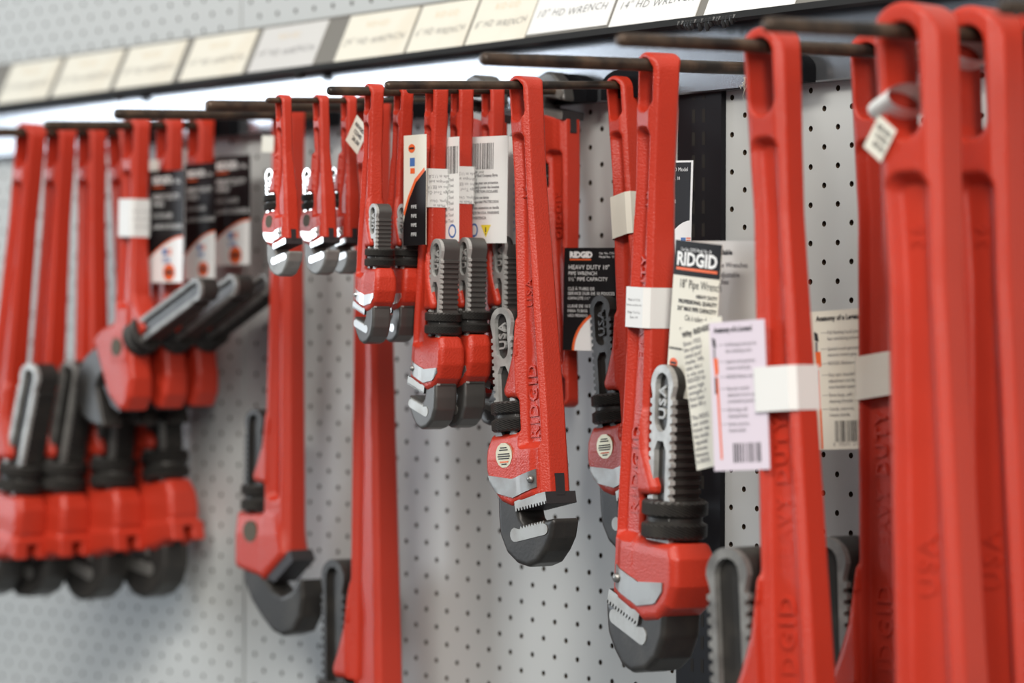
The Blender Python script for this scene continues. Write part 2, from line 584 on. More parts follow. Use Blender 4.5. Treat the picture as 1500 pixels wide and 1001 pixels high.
    # heel jaw
    if style == 'straight':
        x0, x1, n = -0.68 * S, Wb / 2 + 0.05 * S, 11
        pts = [(x0, 0.30 * S), (x0, 0.03 * S)]
        st = (x1 - x0) / n
        for k in range(n):
            pts += [(x0 + st * (k + 0.1), -0.02 * S), (x0 + st * (k + 0.45), -0.02 * S), (x0 + st * (k + 0.6), 0.06 * S), (x0 + st * (k + 0.9), 0.06 * S)]
        pts += [(x1, -0.02 * S), (x1, 0.30 * S)]
        pts = [rot2(p, (0, 0), tilt) for p in pts]
        mb = MB().prism(pts, -0.53 * S, 0.53 * S, 'steel' if plate != 'chrome' else 'chrome', 'dark')
        zz = (x1) * tt
        mb.box((Wb / 2 - 0.2 * S, -0.15 * S, 0.20 * S + zz), (Wb / 2 + 0.035 * S, 0.15 * S, 0.74 * S + zz), 'dark')
        mb.box((Wb / 2 - 0.1 * S, -0.16 * S, 0.70 * S + zz), (Wb / 2 + 0.015 * S, 0.16 * S, 0.78 * S + zz), 'ink')
        fin(mb, 'heel_jaw')
    elif style == 'end':
        pts = [(-0.25, -0.02), (0.05, -0.10), (0.95, 0.62), (0.78, 0.92), (0.58, 0.80), (-0.30, 0.09)]
        fin(MB().prism([(x * S, y * S) for x, y in pts], -0.45 * S, 0.45 * S, 'dark'), 'heel_jaw')
    else:
        pts = [(-0.1, 0.15), (-0.05, -0.12), (0.85, 0.12), (1.25, 0.55), (1.1, 0.68), (0.4, 0.25)]
        fin(MB().prism([(x * S, y * S) for x, y in pts], -0.42 * S, 0.42 * S, 'dark'), 'heel_jaw')
    # knurled adjusting nut
    R, z0, z1 = 0.68 * S, nz0, nz1
    rows = [(0.55, 0)] + [(0.93, 0.0)] + [(1.0, 0.06 + 0.034 * k) for k in range(10)] + [(0.90, 0.42), (0.86, 0.45), (0.86, 0.55), (0.90, 0.58)] + \
           [(1.0, 0.63 + 0.034 * k) for k in range(10)] + [(0.93, 1.0), (0.55, 1.0)]
    n = 60
    vs, fs = [], []
    for j, (rr_, t) in enumerate(rows):
        for k in range(n):
            bumpr = 0.975 + 0.045 * ((k + j) % 2) if rr_ == 1.0 else 1
            ang = 2 * math.pi * k / n
            vs.append((usx + R * rr_ * bumpr * math.cos(ang), R * rr_ * bumpr * math.sin(ang), z0 + (z1 - z0) * t))
    for j in range(len(rows) - 1):
        for k in range(n):
            fs.append((j * n + k, j * n + (k + 1) % n, (j + 1) * n + (k + 1) % n, (j + 1) * n + k))
    fin(MB().add(vs, fs, nutmat), 'adjusting_nut')
    # spring plate, rivet and medallion on the front of the housing
    if plate and style == 'straight':
        ub = [-1.66, -0.70, 0.26]
        tw, bw = [0.98, 0.80, 0.98], [0.56, 0.30, 0.50]
        nu, nv = 24, 5
        vs, fs = [], []
        for i in range(nu + 1):
            u = (ub[0] + (ub[2] - ub[0]) * i / nu)
            hi_ = np.interp(u, ub, tw)
            lo_ = np.interp(u, ub, bw)
            if u < -1.4:
                lo_ += (-1.4 - u) * 0.9
            for j in range(nv + 1):
                w = lo_ + (hi_ - lo_) * j / nv
                w += tt * u * 0.35
                fv = min(front(u * S + hx, w * S + hw), -0.30 * S)
                vs.append((u * S, fv - 0.035 * S, w * S))
        for i in range(nu):
            for j in range(nv):
                q = i * (nv + 1) + j
                fs.append((q, q + nv + 1, q + nv + 2, q + 1))
        nn = len(vs)
        ring = [j for j in range(nv, -1, -1)] + [i * (nv + 1) for i in range(1, nu + 1)] + [nu * (nv + 1) + j for j in range(1, nv + 1)] + \
               [i * (nv + 1) + nv for i in range(nu - 1, 0, -1)]
        mb = MB().add(vs, fs, plate)
        mb.add([vs[i] for i in ring] + [(vs[i][0], vs[i][1] + 0.12 * S, vs[i][2]) for i in ring],
               [(i, i + len(ring), (i + 1) % len(ring) + len(ring), (i + 1) % len(ring)) for i in range(len(ring))], plate)
        fin(mb, 'spring_plate', None, True, 40)
        if rivet:
            ru, rw = 0.10 * S, (0.72 + tt * 0.035) * S
            rv = front(ru + hx, rw + hw) - 0.05 * S
            vs, fs = [], []
            for j, (r_, d_) in enumerate([(0.105, 0.0), (0.10, -0.045), (0.07, -0.075), (0.0, -0.085)]):
                for k in range(12):
                    t = 2 * math.pi * k / 12
                    vs.append((ru + r_ * S * math.cos(t), rv + d_ * S, rw + r_ * S * math.sin(t)))
            for j in range(3):
                for k in range(12):
                    fs.append((j * 12 + k, j * 12 + (k + 1) % 12, (j + 1) * 12 + (k + 1) % 12, (j + 1) * 12 + k))
            fin(MB().add(vs, fs, plate), 'rivet', 'spring_plate', True)
    if medal:
        mu, mw, mr = (-1.0 * S, 1.42 * S * sq, 0.33 * S)
        lx = loc((mu, 0, mw))
        mv = min(front(-lx[0] if flip else lx[0], lx[2]), -0.3 * S) - 0.02 * S
        pts = [(mu + mr * math.cos(t) * (1.0 + 0.03 * (i % 2)), mw + mr * math.sin(t) * (1.0 + 0.03 * (i % 2))) for i, t in enumerate([2 * math.pi * i / 24 for i in range(24)])]
        fin(MB().prism(pts, mv, mv + 0.12 * S, medal), 'medallion')
        mb = MB()
        if medal == 'medal':
            for i, (dz, hw_, mm) in enumerate([(0.2, 0.13, 'ink'), (0.14, 0.17, 'ink'), (0.03, 0.23, 'ink'), (-0.03, 0.25, 'ink'), (-0.09, 0.22, 'ink'), (-0.18, 0.17, 'orange'), (-0.24, 0.1, 'ink')]):
                mb.box((mu - hw_ * S, mv - 0.012 * S, mw + (dz - 0.017) * S), (mu + hw_ * S, mv, mw + (dz + 0.017) * S), mm)
            fin(mb, 'medallion_print', 'medallion')
    # raised casting letters in the recess (text, distance below peg, size)
    if letters:
        for s_, dz, sz in letters:
            mb = MB()
            fv = front(0, -dz) - 0.015
            put_text(mb, s_, sz, (sz * 0.36, fv + 0.01, -dz), (0, 0, 1), (-1, 0, 0), 'red', spacing=1.25, extrude=0.03, bold=0.006, align='CENTER')
            parts.append(('casting_letters', mb.mesh(name + '_letters'), 'body'))
    info = dict(nut=loc((usx, 0, (nz0 + nz1) / 2)), parts=parts, W=W, T=T, H=H, S=S, kn=[float(x) for x in kn], flip=flip)
    return info


def section(info, d):
    """half width / half thickness of the handle at distance d below the peg"""
    Wt, Wm, Wb = info['W']
    Tt, Tm, Tb = info['T']
    a = float(np.interp(-d, info['kn'], [Wb / 2, Wb / 2 * 0.97, Wm / 2, Wt / 2]))
    b = float(np.interp(-d, info['kn'], [Tb / 2 * 1.04, Tb / 2, Tm / 2, Tt / 2]))
    return a, b


def hang(info, label, loc, yaw=0, swing=0, name='pipe_wrench', group='red pipe wrenches hanging from the pegs', pitch=0, hooktilt=0):
    e = bpy.data.objects.new(name, None)
    e.empty_display_size = 0.02
    COL.objects.link(e)
    e.location = Vector(loc) * K
    e.rotation_euler = (Matrix.Rotation(math.radians(yaw), 3, 'Z') @ Matrix.Rotation(math.radians(swing), 3, 'Y') @ Matrix.Rotation(math.radians(pitch), 3, 'X')).to_euler()
    tag(e, label, 'wrench', group)
    made = {}
    for nm, me, par in info['parts']:
        made[nm] = link(nm, me, made[par] if par else e)
        if nm in ('casting_letters', 'lettering', 'medallion_print'):
            made[nm]['kind'] = 'stuff'
    if hooktilt:                                     # the loose hook jaw leans inside its housing
        c = Vector(info['nut']) * K
        made['hook_jaw'].matrix_local = Matrix.Translation(c) @ Matrix.Rotation(math.radians(hooktilt), 4, 'Y') @ Matrix.Translation(-c)
    return e


def wrap_band(info, e, d0, d1, lines=None, m='paper', slack=0.03, lines_side='edge', shear=0.0):
    """paper band glued round the handle between distances d0 and d1 below the peg"""
    vs = []
    for d in (d0, d1):
        a, b = section(info, (d0 + d1) / 2)
        a, b = a + slack, b + slack
        c = 0.27 * min(a, b)
        for x, y in [(-a + c, -b), (a - c, -b), (a, -b + c), (a, b - c), (a - c, b), (-a + c, b), (-a, b - c), (-a, -b + c)]:
            vs.append((x, y, -d - shear * x))
    fs = [(i, i + 8, (i + 1) % 8 + 8, (i + 1) % 8) for i in range(8)]
    fs = [tuple(reversed(f)) for f in fs]
    o = link('paper_band', MB().add(vs, fs, m).mesh('paper_band'), e)
    if lines:
        mb = MB()
        a, b = section(info, (d0 + d1) / 2)
        for s_, t, sz, upside in lines:
            z = -d0 - (d1 - d0) * t
            if lines_side == 'edge':
                o_, r_, u_ = (a + slack + 0.004, 0, z), (0, 1, 0), (0, 0, 1)
            else:
                o_, r_, u_ = (0, -b - slack - 0.004, z), (1, 0, 0), (0, 0, 1)
            if upside:
                r_, u_ = tuple(-q for q in r_), (0, 0, -1)
            put_text(mb, s_, sz, o_, r_, u_, 'greyink', align='CENTER', res=1)
        link('printed_text', mb.mesh('band_text'), o)['kind'] = 'stuff'
    return o


# ------------------------------------------------------------------ the pegboard wall
back = link('wall_back', MB().box((-70, 0.30, -40), (60, 0.9, 60), 'backing').mesh('wall_back'))
tag(back, 'dark wall carrying the light grey pegboard panels', None, None, 'structure')


def pegboard(x0, x1, z0, z1, hx, hz, vx=(-30, 31), vz=(-10.5, 16.5)):
    """real perforated sheet: staggered holes, columns half an inch apart"""
    R = 0.078
    bnd = np.array([(.25, 0), (.25, .25), (.25, .5), (0, .5), (-.25, .5), (-.25, .25), (-.25, 0), (-.25, -.25), (-.25, -.5), (0, -.5), (.25, -.5), (.25, -.25)])
    cir = np.array([(R * math.cos(k * math.pi / 6), R * math.sin(k * math.pi / 6)) for k in range(12)])
    T = np.zeros((36, 3))
    T[:12, 0], T[:12, 2] = bnd[:, 0], bnd[:, 1]
    T[12:24, 0], T[12:24, 2] = cir[:, 0], cir[:, 1]
    T[24:36, 0], T[24:36, 2] = cir[:, 0], cir[:, 1]
    T[24:36, 1] = 0.20
    FF = np.array([(k, (k + 1) % 12, (k + 1) % 12 + 12, k + 12) for k in range(12)] + [(k + 12, (k + 1) % 12 + 12, (k + 1) % 12 + 24, k + 24) for k in range(12)])
    VV, QQ, MI = [], [], []
    cx0, cx1 = max(x0, vx[0]), min(x1, vx[1])
    i0, i1 = math.ceil((cx0 + 0.25 - hx) * 2), math.floor((cx1 - 0.25 - hx) * 2)
    n = 0
    rects = []
    lo, hi = max(z0, vz[0]), min(z1, vz[1])
    for i in range(i0, i1 + 1):
        X = hx + i * 0.5
        off = hz + (0.5 if i % 2 else 0.0)
        j0, j1 = math.ceil(lo + 0.5 - off), math.floor(hi - 0.5 - off)
        for j in range(j0, j1 + 1):
            VV.append(T + np.array((X, 0, off + j)))
            QQ.append(FF + n)
            n += 36
        rects += [(X - .25, X + .25, z0, off + j0 - .5), (X - .25, X + .25, off + j1 + .5, z1)]
    rects += [(x0, hx + i0 * .5 - .25, z0, z1), (hx + i1 * .5 + .25, x1, z0, z1)]
    MI = [0] * 12 + [1] * 12
    MI = MI * len(QQ)
    QQ = [q for q in QQ]
    for a, b, c, d in rects:
        if b - a > 1e-4 and d - c > 1e-4:
            VV.append(np.array([(a, 0, c), (b, 0, c), (b, 0, d), (a, 0, d)]))
            QQ.append(np.array([(n, n + 1, n + 2, n + 3)]))
            MI.append(0)
            n += 4
    # returned edges of the sheet
    VV.append(np.array([(x0, 0, z0), (x0, 0, z1), (x1, 0, z1), (x1, 0, z0), (x0, .25, z0), (x0, .25, z1), (x1, .25, z1), (x1, .25, z0)]))
    QQ.append(np.array([(n, n + 1, n + 5, n + 4), (n + 2, n + 3, n + 7, n + 6)]))
    MI += [0, 0]
    VV, QQ = np.concatenate(VV), np.concatenate(QQ)
    me = bpy.data.meshes.new('pegboard_panel')
    me.from_pydata((VV * K).tolist(), [], QQ.tolist())
    me.materials.append(M['board'])
    me.materials.append(M['board_core'])
    me.polygons.foreach_set('material_index', MI)
    me.update()
    return link('pegboard_panel', me, back)


pegboard(-60, -8.68, -40, 11.2, -10.47, -5.44)
pegboard(-8.56, 12.40, -40, 11.2, 0.0, 0.0)
pegboard(14.06, 58, -40, 11.2, 17.338, -0.444)
pegboard(-60, -8.95, 11.25, 60, -23.59, 13.82)
pegboard(-8.85, 58, 11.25, 60, -4.87, 13.54)

mb = MB()
mb.box((12.36, -0.18, -40), (14.10, 0.30, 40), 'post')
for k in range(44):
    z = -14 + k * 0.62
    for x in (12.95, 13.35):
        mb.box((x, -0.185, z), (x + 0.12, -0.175, z + 0.36), 'backing')
tag(link('upright_post', mb.mesh('upright_post')), 'black slotted steel upright between the two pegboard panels', 'post')

# ------------------------------------------------------------------ hammered header plate with the ticket strip
header = bpy.data.objects.new('header_rail', None)
COL.objects.link(header)
header.location = (0, -0.05 * K, 9.8 * K)
tag(header, 'hammered grey metal header rail over the pegs with a slanted strip of handwritten tickets', 'rail')
SL = 0.0045


def header_part(name, mb, tilted=True, smooth=False):
    mb.xform(lambda p: (p[0], p[1] + 0.05, p[2] - 9.8 + (SL * p[0] if tilted else 0)))
    return link(name, mb.mesh(name, smooth, 40), header)


X0, X1 = -62, 44
mb = MB()
pr = [(-0.06, 9.72), (-0.34, 9.72), (-0.40, 9.76), (-0.40, 11.62), (-0.06, 11.62)]
n = len(pr)
mb.add([(X0, y, z) for y, z in pr] + [(X1, y, z) for y, z in pr], [(i, (i + 1) % n, (i + 1) % n + n, i + n) for i in range(n)] + [tuple(range(n - 1, -1, -1)), tuple(range(n, 2 * n))], 'deck')
header_part('face_plate', mb, False)
s30, c30 = 0.4226, 0.9063
YB, ZB = -1.02, 11.54                     # lower front corner of the ticket strip
def slope(x, t, n):                       # along strip, up the slope, out from it
    return (x, YB + t * s30 - n * c30, ZB + t * c30 + n * s30)
def bar(prof, m):
    k = len(prof)
    q = MB()
    q.add([slope(X0, a, b) for a, b in prof] + [slope(X1, a, b) for a, b in prof], [(i, (i + 1) % k, (i + 1) % k + k, i + k) for i in range(k)] + [tuple(range(k - 1, -1, -1)), tuple(range(k, 2 * k))], m)
    return q
header_part('ticket_channel', bar([(-0.02, 0.02), (1.74, 0.02), (1.74, -0.08), (-0.02, -0.08)], 'ticket'))
header_part('channel_lip', bar([(-0.14, -0.10), (-0.14, 0.06), (0.07, 0.06), (0.07, -0.10)], 'ticketblack'))
header_part('channel_lip', bar([(1.70, -0.05), (1.70, 0.05), (1.76, 0.05), (1.76, -0.05)], 'ticket'))
header_part('channel_floor', MB().box((X0, -1.06, 11.50), (X1, -0.08, 11.58), 'ticketblack'))
for x in (-14.7, -4.31):                   # two bolts under the lip
    header_part('bolt', MB().tube([(x, -0.95, 11.24), (x, -0.95, 11.32), (x, -0.95, 11.50)], [0.14, 0.18, 0.18], 'ticketblack', 8))
for k in range(17):                        # run of dried black sealant drops under the lip
    x = 13.4 + k * 0.135 + random.uniform(-.03, .03)
    l = random.uniform(0.05, 0.24)
    header_part('sealant_drop', MB().tube([(x, -1.0, 11.50), (x, -1.04, 11.44 - l * 0.4), (x, -1.04, 11.42 - l)], [0.12, 0.10, 0.035], 'ticketblack', 8), True, True)

TICKETS = [(-22.72, -19.35, '36" HD WRENCH', 'cream', 'leftmost ticket on the header strip, text blurred away'),
           (-19.0, -15.32, '24" HD WRENCH', 'cream', 'second ticket from the left on the header strip'),
           (-14.98, -11.45, '18" HD WRENCH', 'cream', 'ticket on the strip just right of the small bolt at the far left'),
           (-11.0, -7.38, '14" HD WRENCH', 'cream', 'fourth ticket from the left on the header strip'),
           (-7.05, -3.54, '14" HD WRENCH', 'grey_card', 'greyish ticket left of the wide bare gap in the strip'),
           (-2.4, 1.09, '24" HD WRENCH', 'cream', 'cream ticket just right of the wide bare gap in the strip'),
           (1.24, 3.94, '6" HD WRENCH', 'cream', 'narrow cream ticket reading 6 inch wrench'),
           (4.08, 6.78, '8" HD WRENCH', 'cream', 'cream ticket reading 8 inch wrench, overlapped by its right neighbour'),
           (6.84, 10.32, '10" HD WRENCH', 'paper', 'white ticket sitting high on the strip reading 10 inch wrench'),
           (10.45, 13.97, '14" HD WRENCH', 'paper', 'white ticket with crisp pen lettering reading 14 inch HD wrench'),
           (14.32, 17.78, '18" HD WRENCH', 'paper', 'white ticket cut by the top frame edge, rightmost in view')]
for x0, x1, s, m, lab in TICKETS:
    dz = SL * (x0 + x1) / 2
    lift = 0.16 if 'high' in lab else 0.07
    w = x1 - x0
    org = Vector(slope(x0, lift, 0.03)) + Vector((0, 0, dz))
    mb = MB()
    c = [(0, 0), (w, 0), (w, 1.60), (0, 1.60)]
    f = lambda a, b, n: (a, b * s30 - n * c30, b * c30 + n * s30 + SL * (a - w / 2))
    mb.add([f(a, b, 0) for a, b in c] + [f(a, b, 0.025) for a, b in c], [(3, 2, 1, 0), (4, 5, 6, 7), (0, 1, 5, 4), (1, 2, 6, 5), (2, 3, 7, 6), (3, 0, 4, 7)], m)
    t = link('shelf_ticket', mb.mesh('shelf_ticket'))
    t.location = org * K
    tag(t, lab, 'label', 'handwritten shelf tickets')
    mb = MB()
    size = 0.33
    vs, fs = text_geo(s, size, shear=0.18, spacing=1.12, bold=-0.004, xs=min(1.25, (w - 0.35) / (len(s) * 0.22)), res=2)
    rnd = random.Random(s)
    mb.add([f(0.16 + x, 0.52 + y + 0.03 * math.sin(x * 3.1), 0.03) for x, y, z in vs], fs, 'penink')
    link('pen_lettering', mb.mesh('pen_lettering'), t)['kind'] = 'stuff'
    mb = MB()
    vs, fs = text_geo('RIDGID', 0.30, spacing=1.2, res=1)
    mb.add([f(w * 0.30 + x, 1.10 + y, 0.03) for x, y, z in vs], fs, 'faded')
    link('faded_print', mb.mesh('faded_print'), t)['kind'] = 'stuff'

# ------------------------------------------------------------------ pegs
PEGS = {  # x, tip y, tip z, radius
    'P0': (-13.9, -8.2, 9.72, 0.15), 'P1': (-9.36, -7.08, 9.75, 0.15), 'P2': (-3.84, -7.99, 9.75, 0.16), 'P3': (0.54, -7.67, 9.75, 0.17),
    'P4': (3.79, -7.85, 9.70, 0.085), 'P5': (7.03, -8.09, 9.75, 0.125), 'P5b': (8.33, -6.37, 9.80, 0.115), 'P6': (10.85, -9.01, 9.60, 0.115),
    'P7': (16.99, -10.75, 9.75, 0.165), 'P8': (22.64, -11.31, 9.75, 0.165), 'P9': (27.17, -11.07, 9.75, 0.17), 'P10': (32.85, -9.85, 9.75, 0.17)}
PEGLAB = {'P0': 'peg cut by the left frame edge, carrying the upright dark-headed wrenches', 'P1': 'blurred peg carrying the three offset wrenches',
          'P2': 'long black peg carrying the single end wrench', 'P3': 'short-looking black peg above the small wrenches, tip at left',
          'P4': 'thin peg carrying the three smallest wrenches', 'P5': 'peg carrying the two eight inch wrenches',
          'P5b': 'dark peg half hidden under the thin rusty peg, carrying wrenches with paper bands', 'P6': 'thin rusty peg carrying the sharp middle wrench',
          'P7': 'thick rusty peg carrying the eighteen inch wrench', 'P8': 'thick peg carrying the two long wrenches with white bands',
          'P9': 'thick blurred peg carrying the biggest wrenches at right', 'P10': 'peg tip cut by the right frame edge'}


def peg_z(p, y):
    X, yt, zt, r = PEGS[p]
    return zt + (10.08 - zt) * (y - yt) / (-0.5 - yt)


for k, (X, yt, zt, r) in PEGS.items():
    e = bpy.data.objects.new('peg_hook', None)
    COL.objects.link(e)
    e.location = (X * K, -0.6 * K, 10.08 * K)
    tag(e, PEGLAB[k], 'peg', 'steel pegs on the header rail')
    d = Vector((0, yt + 0.6, zt - 10.08))
    L = d.length
    d.normalize()
    mb = MB().tube([(0, 0.25, 0), d * 0.1, d * (L - 0.10), d * (L - 0.03), d * L], [r, r, r, r * 0.8, r * 0.45], 'peg', 16)
    link('rod', mb.mesh('rod', True, 50), e)
    mb = MB()
    n = 14
    prof = [(0.95 * math.cos(math.pi * i / n), 0.46 * math.sin(math.pi * i / n)) for i in range(n + 1)]
    pts = [(0.95, -0.37)] + prof + [(-0.95, -0.37)]
    mb.prism([(x, z) for x, z in pts], -0.22, 0.18, 'rail')
    link('saddle', mb.mesh('saddle', True, 35), e)

# ------------------------------------------------------------------ wrenches
PR = {}
PR['w14'] = proto('w14', 1.0, 11.3, (0.76, 0.70, 1.14), (0.80, 0.78, 1.0), 0.115, tilt=7, letters=[('14', 2.9, 0.36), ('USA', 5.6, 0.36), ('RIDGID', 8.5, 0.5)], ref=1.25, gap=0.0, rise=5.4)
PR['w14d'] = proto('w14d', 1.0, 11.3, (0.76, 0.70, 1.14), (0.80, 0.78, 1.0), 0.115, tilt=7, rim='black', rise=5.6)
PR['w18'] = proto('w18', 1.2, 13.85, (0.92, 0.84, 1.36), (0.92, 0.86, 1.18), 0.165, flip=True, tilt=15, letters=[('18', 3.4, 0.40), ('HEAVY DUTY', 6.3, 0.42), ('RIDGID', 10.2, 0.58)], ref=1.25, medal=None, sq=0.82, gap=0.36, us=-1.15, rise=5.3)
PR['w24'] = proto('w24', 1.5, 20.0, (1.24, 1.08, 1.70), (1.02, 0.92, 1.3), 0.165, tilt=8, rim='dullrim', oval=False, letters=[('HEAVY DUTY', 10.6, 0.52), ('RIDGID', 14.2, 0.66)], rise=5.5, eye=0.22)
PR['w24d'] = proto('w24d', 1.35, 21.0, (1.0, 0.92, 1.6), (0.95, 0.9, 1.25), 0.17, tilt=8, rim='black', oval=False, rise=5.55)
PR['w36'] = proto('w36', 1.8, 28.0, (1.78, 1.56, 2.4), (1.34, 1.24, 1.7), 0.17, tilt=8, rim='dullrim', oval=False, letters=[('36', 4.6, 0.5), ('USA', 12.0, 0.66), ('RIDGID', 18.0, 0.8)], eye=0.27)
PR['w10'] = proto('w10', 0.74, 8.15, (0.58, 0.54, 0.86), (0.56, 0.54, 0.74), 0.115, flip=True, tilt=12, medal=None, hookmat='grey_steel', hookscale=0.9, gap=-0.06)
PR['w10r'] = proto('w10r', 0.74, 8.15, (0.58, 0.54, 0.86), (0.56, 0.54, 0.74), 0.115, flip=True, tilt=12, medal=None, letters=[('RIDGID', 5.2, 0.34)], plate=None, hookmat='grey_steel', hookscale=0.9, gap=-0.06)
PR['w8'] = proto('w8', 0.60, 6.0, (0.52, 0.48, 0.74), (0.48, 0.46, 0.64), 0.125, flip=True, tilt=12, plate='chrome', medal=None, rise=4.9, hookmat='grey_steel', hookscale=0.9, gap=-0.06)
PR['w6'] = proto('w6', 0.52, 4.1, (0.46, 0.40, 0.62), (0.38, 0.36, 0.54), 0.085, tilt=8, plate='chrome', rim='chrome', medal='dust', hookmat='dullrim', rise=4.3)
PR['end'] = proto('end', 1.0, 14.3, (0.95, 0.88, 1.28), (0.84, 0.80, 0.95), 0.16, style='end', rim='black', oval=False, rise=5.2, medal='dust', rimw=0.3)
PR['off'] = proto('off', 0.86, 6.9, (0.84, 0.80, 1.05), (0.72, 0.70, 0.85), 0.15, style='off', phi=66, head=(-0.90, -8.35), rim='dullrim', oval=False, medal='dust', rise=7.2, hookscale=1.3)
PR['w18b'] = proto('w18b', 1.13, 14.0, (0.92, 0.82, 1.2), (0.82, 0.8, 1.05), 0.15, flip=True, tilt=12, plate=None, medal=None, rim='rim', oval=False, notch=True, rise=5.9, gap=0.2)
PR['w18c'] = proto('w18c', 1.13, 14.0, (0.92, 0.82, 1.2), (0.82, 0.8, 1.05), 0.15, flip=True, tilt=12, plate=None, medal=None, rim='dullrim', oval=False, notch=True, rise=5.9, gap=0.2)


def on(p, y, dz=0.0):
    return (PEGS[p][0], y, peg_z(p, y) + dz)


WR = {}
def place(key, pr, p, y, label, yaw=0, swing=0, name='pipe_wrench', group='red pipe wrenches hanging from the pegs', pitch=0, dz=0, hooktilt=0):
    WR[key] = (hang(PR[pr], label, on(p, y, dz), yaw, swing, name, group, pitch, hooktilt), PR[pr])


G0 = 'dark-headed wrenches on the leftmost peg'
place('a1', 'w18b', 'P0', -4.85, 'red pipe wrench cut by the left frame edge, bright worn shank', 5, 8.5, group=G0, hooktilt=9)
place('a2', 'w18c', 'P0', -3.7, 'red pipe wrench with grey shank, second from the left edge', 5, 5.2, group=G0, hooktilt=9)
place('a3', 'w18c', 'P0', -2.55, 'red pipe wrench behind the offset wrenches, third dark head from the left', 5, -0.5, group=G0, hooktilt=6)
place('a4', 'w18c', 'P0', -1.4, 'red pipe wrench closest to the board on the leftmost peg', 5, -6.5, group=G0, hooktilt=4)
G1 = 'offset wrenches on one peg'
place('b1', 'off', 'P1', -3.7, 'offset wrench nearest the viewer, white band on its handle and shank pointing right', 0, 2, 'offset_wrench', G1)
place('b2', 'off', 'P1', -2.45, 'middle offset wrench of the three, partly behind a black card', 0, 1, 'offset_wrench', G1)
place('b3', 'off', 'P1', -1.25, 'offset wrench closest to the board of the three, mostly hidden', 0, 1, 'offset_wrench', G1)
place('c', 'end', 'P2', -1.7, 'blurred end wrench hanging alone with black angled hook jaw', 5, 0.5, 'end_wrench')
place('d', 'w24d', 'P3', -1.75, 'long wrench running out of the bottom edge left of centre', 0, -1.0)
G2 = 'smallest wrenches on the thin peg'
place('s1', 'w6', 'P4', -7.27, 'smallest wrench, first on the thin peg, shiny plate and jaw', -4, -4, group=G2)
place('s2', 'w6', 'P4', -5.98, 'smallest wrench, second on the thin peg, shiny plate and jaw', -4, -4, group=G2)
place('s3', 'w6', 'P4', -5.0, 'smallest wrench behind the others on the thin peg, beside a white price tag', -8, -1, group=G2)
G3 = 'eight inch wrenches on one peg'
place('e1', 'w8', 'P5', -6.52, 'small wrench with white-bright plate and jaw, left of the banded pair', -12, 3, group=G3)
place('e2', 'w8', 'P5', -5.5, 'small wrench hidden behind the one with the bright plate', -10, 5, group=G3)
G4 = 'ten inch wrenches with paper bands'
place('f1', 'w10', 'P5b', -5.36, 'ten inch wrench with white text band, front of the banded pair', -9, 3.4, group=G4)
place('f2', 'w10', 'P5b', -4.48, 'ten inch wrench with white text band, back of the banded pair', -9, 2, group=G4)
place('f3', 'w10', 'P5b', -3.4, 'ten inch wrench behind the white barcode card', -6, 0, group=G4)
place('cen', 'w14', 'P6', -4.3, 'sharp fourteen inch wrench in the centre with round gold medallion', 1, -4.6)
place('h', 'w14d', 'P6', -0.85, 'fourteen inch wrench half hidden behind the eighteen inch one', 0, -5.4)
place('i', 'w18', 'P7', -5.0, 'sharp eighteen inch wrench with white band and large black nut', -10, 3.0)
place('k1', 'w24', 'P8', -6.5, 'long red wrench with plain white band, in front of its twin', 6, -3.4, group='long wrenches with white bands')
place('k2', 'w24', 'P8', -2.95, 'long red wrench half covered by the biggest wrenches, card beside it', 6, -2.2, group='long wrenches with white bands')
place('m1', 'w36', 'P9', -6.35, 'biggest wrench, front one, with price tag looped in its hole', 8, -2.8, group='biggest wrenches at the right edge')
place('m2', 'w36', 'P9', -4.2, 'biggest wrench behind the one with the price tag', 8, -2.6, group='biggest wrenches at the right edge')
place('m3', 'w36', 'P9', -2.0, 'biggest wrench cut by the right frame edge', 8, -2.0, group='biggest wrenches at the right edge')
# two ten inch wrenches hung upside down by their jaws
for key, x, y, z, lab, yw in [('g1', 8.62, -0.86, 9.52, 'ten inch wrench hanging upside down behind the central wrench', 0),
                              ('g2', 7.4, -2.5, 9.42, 'upside-down wrench hidden behind the white barcode card', 0)]:
    e = hang(PR['w10r'], lab, (x - 0.1, y, z - 8.15), yw, 178.6, 'pipe_wrench', 'upside-down ten inch wrenches')
    WR[key] = (e, PR['w10r'])

TXT = [('Made in U.S.A.', 0.16, 0.13, True), ('Fabrique aux', 0.30, 0.13, True), ('Hecho en EE.UU.', 0.44, 0.13, True), ('Ridge Tool Co.', 0.58, 0.13, True), ('Elyria, Ohio', 0.80, 0.12, True), ('Made in', 0.92, 0.12, True)]
wrap_band(WR['f1'][1], WR['f1'][0], 2.15, 3.2, TXT)
wrap_band(WR['f2'][1], WR['f2'][0], 2.1, 3.12, TXT)
wrap_band(WR['i'][1], WR['i'][0], 5.6, 6.62, [('Made in U.S.A.', 0.35, 0.10, False), ('Fabrique aux Etats-Unis', 0.47, 0.075, False), ('Ridge Tool Co.', 0.66, 0.10, False), ('Elyria, OH', 0.78, 0.09, False)], lines_side='face')
wrap_band(WR['h'][1], WR['h'][0], 3.05, 4.2, m='cream', shear=-0.12)
wrap_band(WR['k1'][1], WR['k1'][0], 7.55, 8.6)
wrap_band(WR['k2'][1], WR['k2'][0], 7.35, 8.4, m='cream', shear=-0.10)
wrap_band(WR['b1'][1], WR['b1'][0], 2.35, 3.55, [('Made in U.S.A.', 0.3, 0.12, True), ('Ridge Tool Co.', 0.5, 0.12, True), ('Elyria, Ohio', 0.7, 0.12, True)])


